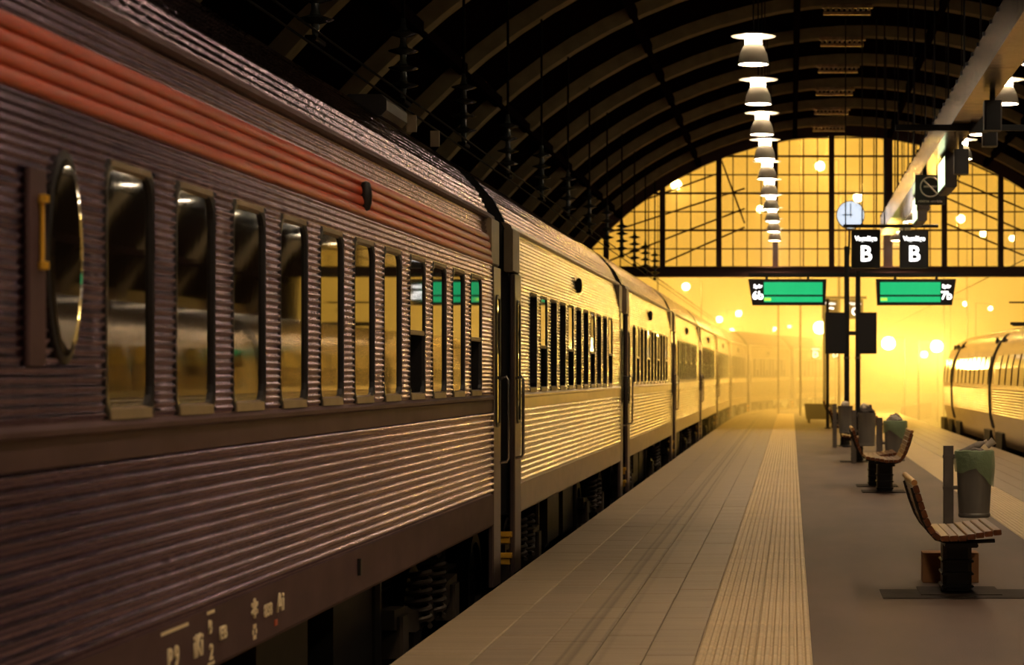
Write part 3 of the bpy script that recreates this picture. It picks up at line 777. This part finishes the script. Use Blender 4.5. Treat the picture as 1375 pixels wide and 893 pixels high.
b_ = empty('signal_box', (2.10,35.0,BZ0-.62), 'small grey box hanging below the no-smoking sign', 'box')
MB().bbox((-.12,0,0), (.07,.2,.24), .012).build('housing', M['signgrey'], b_)
MB().bbox((-.03,.06,.24), (.03,.14,.62), .005).build('hanger', M['black'], b_)

def pos_sign(x0, x1, Y, z0, z1, letter, label, word='Vagnläge', group='hanging carriage position signs', drop=None):
    c = (x0+x1)/2; root = empty('position_sign', (c,Y,z0), label, 'sign', group)
    h = z1-z0; w2 = (x1-x0)/2
    MB().bbox((-w2,-.06,0), (w2,.06,h), .015).build('box', M['signblack'], root)
    lettering(word, .145*h/.8, M['signwhite'], root, (0,-.066,h*.78), wide=.92)
    o = lettering(letter, .46*h/.8, M['signwhite'], root, (0,-.066,h*.36), wide=1.0)
    if drop:
        for xx in (-w2*.7, w2*.7): MB().tube([(xx,0,h),(xx,0,drop-z0)], .012, 6).build('hanger_rod', M['black'], root)
    return root
z0, z1 = CAM_H+2.24, CAM_H+3.03
for xx, lb in ((1.575,'hanging black sign with a lit white B, beside the clock post'), (2.59,'hanging black sign with a lit white B, past the cable tray')):
    pos_sign(xx-.305, xx+.305, 47.0, z0, z1, 'B', lb, drop=CAM_H+3.10)
sbm = empty('sign_bar', (2.1,47.0,CAM_H+3.09), 'dark bar that carries the two lit B signs', 'bar')
MB().bbox((-1.0,-.04,0), (1.0,.04,.07), .01).build('bar', M['black'], sbm)
for xx in (-.95,-.6,-.3,-.13,.5): 
    zt = AZ+math.sqrt((AR-.3)**2-(2.1+xx-AX)**2)-sbm.location.z
    MB().tube([(xx,0,.05),(xx,0,zt)], .016, 6).build('hanger_rod', M['black'], sbm)
for xx, lb in ((1.575,'small lit C sign far off, left of the twin posts'), (2.59,'small lit C sign far off, between the notice boards')):
    pos_sign(xx-.32, xx+.32, 90.0, z0, z1, 'C', lb, drop=None)
pc = empty('sign_post', (1.35,90.0,0), 'far sign post with crossarm for the C signs', 'post')
MB().tube([(0,0,0),(0,0,4.9)], .06, 8).build('pole', M['black'], pc); MB().box((-.1,-.04,4.8), (1.7,.04,4.9)).build('arm', M['black'], pc)
for X, lb in ((1.3,'tiny lit D sign in the haze, beside the bright lamp'), (2.35,'tiny lit D sign in the haze, below the notice board')):
    pos_sign(X-.22, X+.22, 118.0, CAM_H+.80, CAM_H+1.5, 'D', lb)
    pp = empty('sign_post', (X,118.10,0), 'thin post under ' + lb.replace('tiny lit ','the '), 'post')
    MB().tube([(0,0,-.1),(0,0,3.2)], .04, 6).build('pole', M['black'], pp)

# ------------------------------------------------------------------ twin post with clock, displays and notice boards
TP = 54.0
tp = empty('twin_post', (1.48,TP,0), 'pair of slim dark posts carrying clock, displays and notice boards', 'post')
for xx in (-.13, .14):
    MB().tube([(xx,0,0),(xx,0,CAM_H+3.1 if xx < 0 else CAM_H+2.5)], .065, 10).build('pole', M['black'], tp)
    MB().lathe([(.11,0),(.11,.03),(.07,.05)], 12, (xx,0,0)).build('foot', M['black'], tp)
    MB().lathe([(.07,0),(.075,.01),(.075,.04),(.07,.05)], 12, (xx,0,CAM_H+.38)).build('collar', M['poststeel'], tp)
MB().bbox((-2.5,-.04,CAM_H+2.36), (2.55,.04,CAM_H+2.46), .01).build('arm', M['black'], tp)
MB().bbox((-.2,-.03,CAM_H+.95), (.2,.03,CAM_H+1.05), .01).build('brace', M['black'], tp)
MB().tube([(-.08,0,CAM_H+2.9),(-.06,0,CAM_H+3.6)], .025, 8).build('clock_stem', M['black'], tp)
ck = empty('station_clock', (1.44,TP-.08,CAM_H+3.85), 'round pale blue lit station clock on top of the posts', 'clock')
def disc(r, ya, yb): return MB().lathe([(0,0),(r,0),(r,yb-ya),(0,yb-ya)], 28)
o = disc(.345, 0, .14).build('case', M['signblack'], ck, (0,.07,0)); o.rotation_euler = (R(90),0,0); o.location = (0,.12,0)
o = disc(.325, 0, .02).build('face', M['clockface'], ck); o.rotation_euler = (R(90),0,0); o.location = (0,-.02,0)
b = MB(); b.box((-.012,-.05,-.06), (.012,-.042,.27)); b.box((-.2,-.05,-.012), (.05,-.042,.016)); b.build('hands', M['clockhand'], ck)
b = MB()
for k in range(12):
    a = R(30*k); b.box((.27*math.cos(a)-.012,-.046,.27*math.sin(a)-.012), (.27*math.cos(a)+.012,-.041,.27*math.sin(a)+.012))
b.build('hour_marks', M['clockhand'], ck)
def display(xa, xb, flip, label, num):
    za, zb = CAM_H+1.67, CAM_H+2.30; w_ = xb-xa
    root = empty('departure_display', ((xa+xb)/2,TP-.1,za), label, 'display', 'green departure displays')
    h = zb-za; s = -1 if flip else 1
    def fx(v): return s*v
    body = [(-.5*w_,h),(-.5*w_+.10,0),(.5*w_-.03,0),(.5*w_,h)]; body = [(fx(x),z) for x, z in body]
    MB().prism(body, 1, -.12, .12).build('housing', M['signblack'], root)
    gx0, gx1 = -.5*w_+.38, .5*w_-.10
    MB().box((min(fx(gx0),fx(gx1)),-.132,h*.40), (max(fx(gx0),fx(gx1)),-.118,h*.88)).build('upper_screen', M['green'], root)
    MB().box((min(fx(gx0),fx(gx1)),-.132,h*.12), (max(fx(gx0),fx(gx1)),-.118,h*.33)).build('lower_screen', M['green'], root)
    lx = (gx0+.01) if not flip else (-gx1+.01)
    MB().bbox((lx,-.138,h*.17), (lx+.16,-.130,h*.28), .006).build('lime_text', M['lime'], root)
    tx = fx(-.5*w_+.235)
    lettering('Spår', .12, M['signwhite'], root, (tx,-.126,h*.72)); lettering(num, .27, M['signwhite'], root, (tx,-.126,h*.36))
    for xx in (-.5, .5): MB().box((xx-.03,-.03,h), (xx+.03,.13,h+.10)).build('hanger', M['black'], root)
display(-1.03, .86, False, 'green departure display over the tactile paving, track number at its left end', '6b')
display(2.05, 3.98, True, 'green departure display past the posts, track number at its right end', '7b')
def board(xa, xb, label):
    root = empty('notice_board', ((xa+xb)/2,TP-.12,CAM_H+.5), label, 'notice board', 'dark notice boards on the twin post'); w2 = (xb-xa)/2
    MB().bbox((-w2,-.03,0), (w2,.03,1.0), .01).build('frame', M['black'], root)
    MB().box((-w2+.04,-.036,.05), (w2-.04,-.029,.95)).build('sheet', M['signblack'], root)
    MB().box((-.1,.03,.3), (.1,.09,.36)).build('bracket', M['black'], root)
board(.83, 1.345, 'dark notice board on the side of the posts towards the silver train')
board(1.60, 2.07, 'dark notice board on the side of the posts away from the silver train')

# ------------------------------------------------------------------ benches
BL = 1.4
def bench(x, y, flip, label):
    root = empty('platform_bench', (x,y,0), label, 'bench', 'slatted platform benches', math.pi if flip else 0)
    slat = MB().bbox((-.0315,-BL/2,-.021), (.0315,BL/2,.021), .006).mesh('seat_slat', M['wood'])
    # seat runs along +x, backrest leans back at -x
    seat = [(-.135+.0675*i, .470+.005*abs(i-2)+.006*i, R(-4)) for i in range(7)]
    for i, (sx_, sz_, a) in enumerate(seat):
        o = put('seat_slat', slat, root, (sx_,0,sz_)); o.rotation_euler = (0,a,0)
    backs = [(-.20,.495,35),(-.242,.545,55),(-.272,.605,66),(-.296,.668,70),(-.318,.732,72),(-.338,.796,73),(-.357,.860,73)]
    for bx_, bz_, a in backs:
        o = put('back_slat', slat, root, (bx_,0,bz_)); o.rotation_euler = (0,R(a),0)
    for yy in (-BL/2+.12, BL/2-.12):
        pth = [(.26,yy,.455),(.05,yy,.445),(-.12,yy,.448),(-.20,yy,.47),(-.255,yy,.53),(-.30,yy,.61),(-.345,yy,.73),(-.385,yy,.87)]
        b = MB(); b.tube(pth, .017, 6); b.build('support_strap', M['castiron'], root)
    o = MB().tube([(-.374,-BL/2,.912),(-.374,BL/2,.912)], .024, 10).build('top_rail', M['rail_wood'], root, smooth=True)
    b = MB(); b.bbox((-.115,-.16,.02), (.115,.16,.40), .03); b.build('pedestal', M['castiron'], root)
    b = MB(); b.bbox((-.13,-BL/2+.1,.40), (.13,BL/2-.1,.435), .01); b.build('cross_plate', M['castiron'], root)
    b = MB(); b.box((-.30,-.34,.0), (.34,.34,.012)); b.build('base_plate', M['plate'], root)
    b = MB()
    for i in range(3): b.bbox((-.13,-.19,.05+.1*i), (.13,.19,.07+.1*i), .008)
    b.build('pedestal_rib', M['castiron'], root)
    return root
bench(1.33, 18.0, False, 'slatted wooden bench nearest, beside the cardboard box')
bench(1.40, 33.4, True, 'slatted wooden bench with its back to the second litter bin')
bench(1.33, 35.1, False, 'slatted wooden bench just past the second bench, facing the other way')
bench(1.33, 45.0, True, 'slatted wooden bench beside the third litter bin')
bench(1.33, 54.9, False, 'slatted wooden bench at the foot of the twin posts')
bench(1.45, 73.5, False, 'far bench at the thin post near the grit box')

# ------------------------------------------------------------------ litter bins
def bin_(x, y, side, label, bagcol=True, rough=0):
    root = empty('litter_bin', (x,y,0), label, 'litter bin', 'litter bins on posts')
    MB().bbox((-.05,-.03,0), (.05,.03,1.05), .008).build('post', M['poststeel'], root)
    cx = .255*side
    pr = [(.0,.345),(.145,.345),(.158,.36),(.158,.385),(.152,.39),(.165,.60),(.178,.98),(.183,.985),(.183,1.0),(.172,1.0),(.165,.96),(.14,.45),(0,.45)]
    MB().lathe(pr, 24, (cx,0,0)).build('bin_body', M['binsteel'], root, smooth=True)
    for zz in (.62, .93):
        b = MB(); b.bbox((min(.04*side,.1*side),-.04,zz), (max(.04*side,.1*side),.04,zz+.035), .006); b.box((-.055,-.035,zz), (.055,.035,zz+.03)); b.build('bracket', M['poststeel'], root)
    if bagcol:
        rnd = random.Random(int(x*100+y*7+rough)); n_ = 28; vs = []; fs = []
        for i in range(n_):
            a = 2*math.pi*i/n_
            drop = .19+.14*max(0, math.cos(a))+.03*math.sin(a*3+y)+rnd.uniform(-.02,.02)
            wob = lambda s_: rnd.uniform(-s_, s_)
            for r, z in ((.165,.93),(.185,1.008+wob(.006)),(.196+wob(.004),.995),(.200+wob(.008),1.0-drop*.5),(.196+wob(.01),1.0-drop)):
                vs.append((cx+r*math.cos(a), r*math.sin(a), z))
        for i in range(n_):
            for k in range(4): j = (i+1) % n_; fs.append((i*5+k, j*5+k, j*5+k+1, i*5+k+1))
        MB().add(vs, fs).build('bin_bag', M['bag'], root, smooth='all')
    return root
def bottle(p, q, label):
    P, Q = Vector(p), Vector(q); d = (Q-P); ln = d.length
    root = empty('plastic_bottle', p, label, 'bottle'); root.rotation_mode = 'QUATERNION'; root.rotation_quaternion = d.to_track_quat('Z','Y')
    MB().lathe([(0,0),(.033,.0),(.036,.02),(.034,.1),(.036,ln*.65),(.030,ln*.75),(.014,ln*.88),(.013,ln*.92),(0,ln*.92)], 12).build('bottle_body', M['paper'], root, smooth=True)
    MB().lathe([(0,ln*.9),(.017,ln*.9),(.017,ln),(0,ln)], 10).build('cap', M['plastic'], root, smooth=True)
def crumple(c, s, label, m='paper'):
    rnd = random.Random(int(c[0]*1000+c[1]*10)); b = MB(); n_ = 9; vs = []; fs = []
    for i in range(7):
        th = math.pi*i/6
        for k in range(n_):
            a = 2*math.pi*k/n_; r = 1+rnd.uniform(-.25,.25)
            vs.append((s[0]*r*math.sin(th)*math.cos(a), s[1]*r*math.sin(th)*math.sin(a), s[2]*r*math.cos(th)))
    for i in range(6):
        for k in range(n_): fs.append((i*n_+k, i*n_+(k+1) % n_, (i+1)*n_+(k+1) % n_, (i+1)*n_+k))
    b.add(vs, fs); o = b.build('crumpled_litter', M[m], None, c); tag(o, label, 'litter')
bin_(1.55, 22.0, 1, 'steel litter bin with green bag on a post behind the nearest bench')
bottle((1.66,22.0,.97), (1.93,21.97,1.10), 'grey plastic bottle lying across the nearest litter bin')
cupo = empty('paper_cup', (1.925,21.95,1.045), 'white paper cup on the rim of the nearest litter bin', 'cup'); cupo.rotation_euler = (0,R(50),0)
MB().lathe([(0,0),(.028,0),(.038,.085),(.041,.09),(.036,.09),(.026,.005),(0,.005)], 14).build('cup_body', M['plastic'], cupo, smooth=True)
crumple((1.80,22.02,.985), (.11,.10,.06), 'crumpled paper in the mouth of the nearest litter bin')
bin_(1.436, 36.25, 1, 'steel litter bin with green bag behind the second bench', rough=3)
crumple((1.69,36.25,1.02), (.13,.12,.09), 'crumpled pale litter heaped on the second litter bin')
bin_(1.24, 44.0, 1, 'steel litter bin with dark bag beside the third bench', False)
crumple((1.495,44.0,1.03), (.15,.14,.12), 'dark and white rubbish heaped on the third litter bin', 'signgrey')
crumple((1.45,43.95,1.13), (.08,.08,.06), 'white paper scrap on top of the third litter bin', 'plastic')
bin_(1.05, 53.5, 1, 'pale litter bin at the foot of the twin posts', False)
crumple((1.30,53.5,1.03), (.12,.12,.08), 'white litter on the bin by the twin posts', 'plastic')
# cardboard box behind the nearest bench
cb1 = empty('cardboard_box', (1.345,18.92,0), 'brown cardboard box on the platform behind the nearest bench', 'box')
MB().bbox((-.235,-.13,0), (.235,.13,.245), .004).build('carton', M['card'], cb1)
for s in (-1, 1):
    MB().box((-.235,min(.005*s,.13*s),.2455), (.235,max(.005*s,.13*s),.25)).build('flap', M['card'], cb1)
# paving repair plate at the bench
b = MB(); b.box((.72,17.45,.0), (2.3,18.15,.006)); tag(b.build('cover_plate', M['plate']), 'dark steel cover plate in the asphalt under the nearest bench', 'cover plate')

# far things on the platform
gb = empty('grit_box', px(1101,568,81.0)[:2]+(0,), 'olive grit box on legs far along the platform', 'grit box')
MB().prism([(-.50,.14),(.50,.14),(.56,.62),(-.56,.62)], 1, -.35, .35).build('body', M['skip'], gb)
MB().prism([(-.58,.62),(.58,.62),(.56,.68),(-.56,.70)], 1, -.4, .4).build('lid', M['skip'], gb)
for xx in (-.4, .4): MB().box((xx-.05,-.3,0), (xx+.05,.3,.15)).build('leg', M['skip'], gb)
tpst = empty('thin_post', (1.19,72.4,0), 'thin dark post at the far bench', 'post')
MB().tube([(0,0,0),(0,0,4.2)], .05, 8).build('pole', M['black'], tpst); MB().lathe([(.1,0),(.1,.03),(.05,.05)], 10).build('foot', M['black'], tpst)

# ------------------------------------------------------------------ overhead line
def insulator(y, label):
    root = empty('insulator_string', (-4.1,y,5.1), label, 'insulator', 'insulators over the silver train')
    b = MB(); zt = AZ+math.sqrt((AR-.27)**2-(4.1+AX)**2)-5.1
    b.tube([(0,0,.42),(0,0,zt)], .02, 6); b.build('drop_rod', M['wire'], root)
    b = MB(); pr = [(.025,-.45)]
    for k in range(4):
        z = -.30+.18*k; pr += [(.035,z-.03),(.14,z),(.16,z+.012),(.05,z+.05),(.035,z+.09)]
    pr += [(.025,.42)]; b.lathe(pr, 14); b.build('insulator_sheds', M['insul'], root, smooth=True)
    MB().bbox((-.05,-.2,-.50), (.05,.2,-.45), .01).build('wire_clamp', M['wire'], root)
IL = ['nearest','second','third','fourth','fifth','sixth','seventh','eighth','ninth','tenth','eleventh','twelfth']
for k in range(12): insulator(28.0-8.74+4.37*k, IL[k] + ' dark insulator string hanging from the roof over the silver train')
for x, z, lb in ((-4.1,4.58,'lower overhead wire above the silver train'), (-4.02,4.66,'upper overhead wire above the silver train')):
    b = MB(); b.tube([(x,-5,z),(x,130,z)], .012, 5); tag(b.build('overhead_wire', M['wire']), lb, 'wire')
b = MB(); b.tube([(6.6,20,5.0),(6.6,160,5.0)], .014, 5); tag(b.build('overhead_wire', M['wire']), 'overhead wire above the train across the platform', 'wire')

# ------------------------------------------------------------------ lamps in the fog outside
globe = MB().lathe([(0,-.2),(.12,-.17),(.2,-.06),(.2,.06),(.12,.17),(0,.2)], 14).mesh('lamp_globe', M['floodlamp'], True)
hood = MB().lathe([(.28,.08),(.18,.22),(.05,.28),(0,.28)], 14).mesh('lamp_hood', M['black'], True)
def yard(x, y, Y, r, label, pole=True, arm=0):
    p = px(x, y, Y); root = empty('yard_lamp', (p[0]+arm,Y,-1.0), label, 'lamp', 'lamps in the haze outside the hall')
    hz = p[2]+1.0
    o = put('lamp_globe', globe, root, (-arm,0,hz)); o.scale = (r/.2,)*3
    o = put('lamp_hood', hood, root, (-arm,0,hz)); o.scale = (r/.2*.5,)*3
    if r > .195:
        ld = bpy.data.lights.new('lamp_light', 'POINT'); ld.energy = 24000*r if y > 420 else 6000*r; ld.color = (1, .56, .09); ld.shadow_soft_size = r*1.1
        lo_ = bpy.data.objects.new('lamp_light', ld); C.objects.link(lo_); lo_.parent = root; lo_.location = (-arm,0,hz-.1)
    b = MB(); b.tube([(0,.3,0),(0,.3,hz+.3)], [.05,.03], 6); b.tube([(0,.3,hz+.3),(-arm,0,hz+.25)], .02, 5); b.build('mast', M['poststeel'], root)
for a in ((1101,440,112,.32,'brightest yard lamp, glaring just beside the notice board'),
          (1193,461,108,.32,'bright yard lamp in the haze past the notice boards'),
          (1075,471,150,.30,'yard lamp low in the haze over the grit box'),
          (1258,465,100,.27,'yard lamp at the nose of the train across the platform'),
          (1241,476,130,.20,'small dim yard lamp in front of the rounded nose car'),
          (921,385,118,.20,'yard lamp just under the gable girder above the silver train'),
          (966,429,150,.22,'yard lamp above the silver train roof, paired with a higher one'),
          (992,421,150,.22,'higher yard lamp above the silver train roof'),
          (983,444,165,.18,'faint yard lamp low over the curving train'),
          (1040,442,190,.20,'faint far yard lamp under the green display'),
          (1060,438,190,.18,'faintest far yard lamp, next to the one under the display'),
          (994,459,165,.17,'lowest yard lamp by the curving train roof'),
          (1050,491,150,.18,'yard lamp shining before the end of the curving train'),
          (908,248,95,.22,'high floodlight glowing through the gable glass over the silver train'),
          (1100,178,95,.22,'topmost floodlight glowing at the crown of the gable'),
          (1101,223,95,.20,'floodlight glowing below the topmost one in the gable'),
          (1021,281,100,.17,'floodlight glowing behind the row of pendant lamps'),
          (1152,265,98,.20,'floodlight glowing behind the station clock'),
          (1290,294,110,.20,'floodlight glowing in the gable past the no-smoking sign'),
          (1320,314,115,.17,'lower floodlight glowing in the gable past the no-smoking sign'),
          (1359,320,115,.15,'floodlight at the edge of the gable glass'),
          (1296,408,125,.13,'small lamp over the rounded nose car'),
          (1330,414,125,.12,'small lamp over the middle car across the platform')):
    yard(*a[:4], a[4], arm=.8 if a[0] % 2 else -.8)

# ------------------------------------------------------------------ haze outside the hall
hm = bpy.data.materials.new('golden_haze'); hm.use_nodes = True
t = hm.node_tree; t.nodes.remove(t.nodes['Principled BSDF'])
sc_ = t.nodes.new('ShaderNodeVolumeScatter'); sc_.inputs['Color'].default_value = (1, .97, .9, 1); sc_.inputs['Density'].default_value = .021; sc_.inputs['Anisotropy'].default_value = .6
t.links.new(sc_.outputs[0], t.nodes['Material Output'].inputs['Volume'])
hz = MB(); hz.box((-45,72,-.98), (55,200,30)); tag(hz.build('haze', hm), 'golden night haze outside the hall', 'haze', kind='stuff')
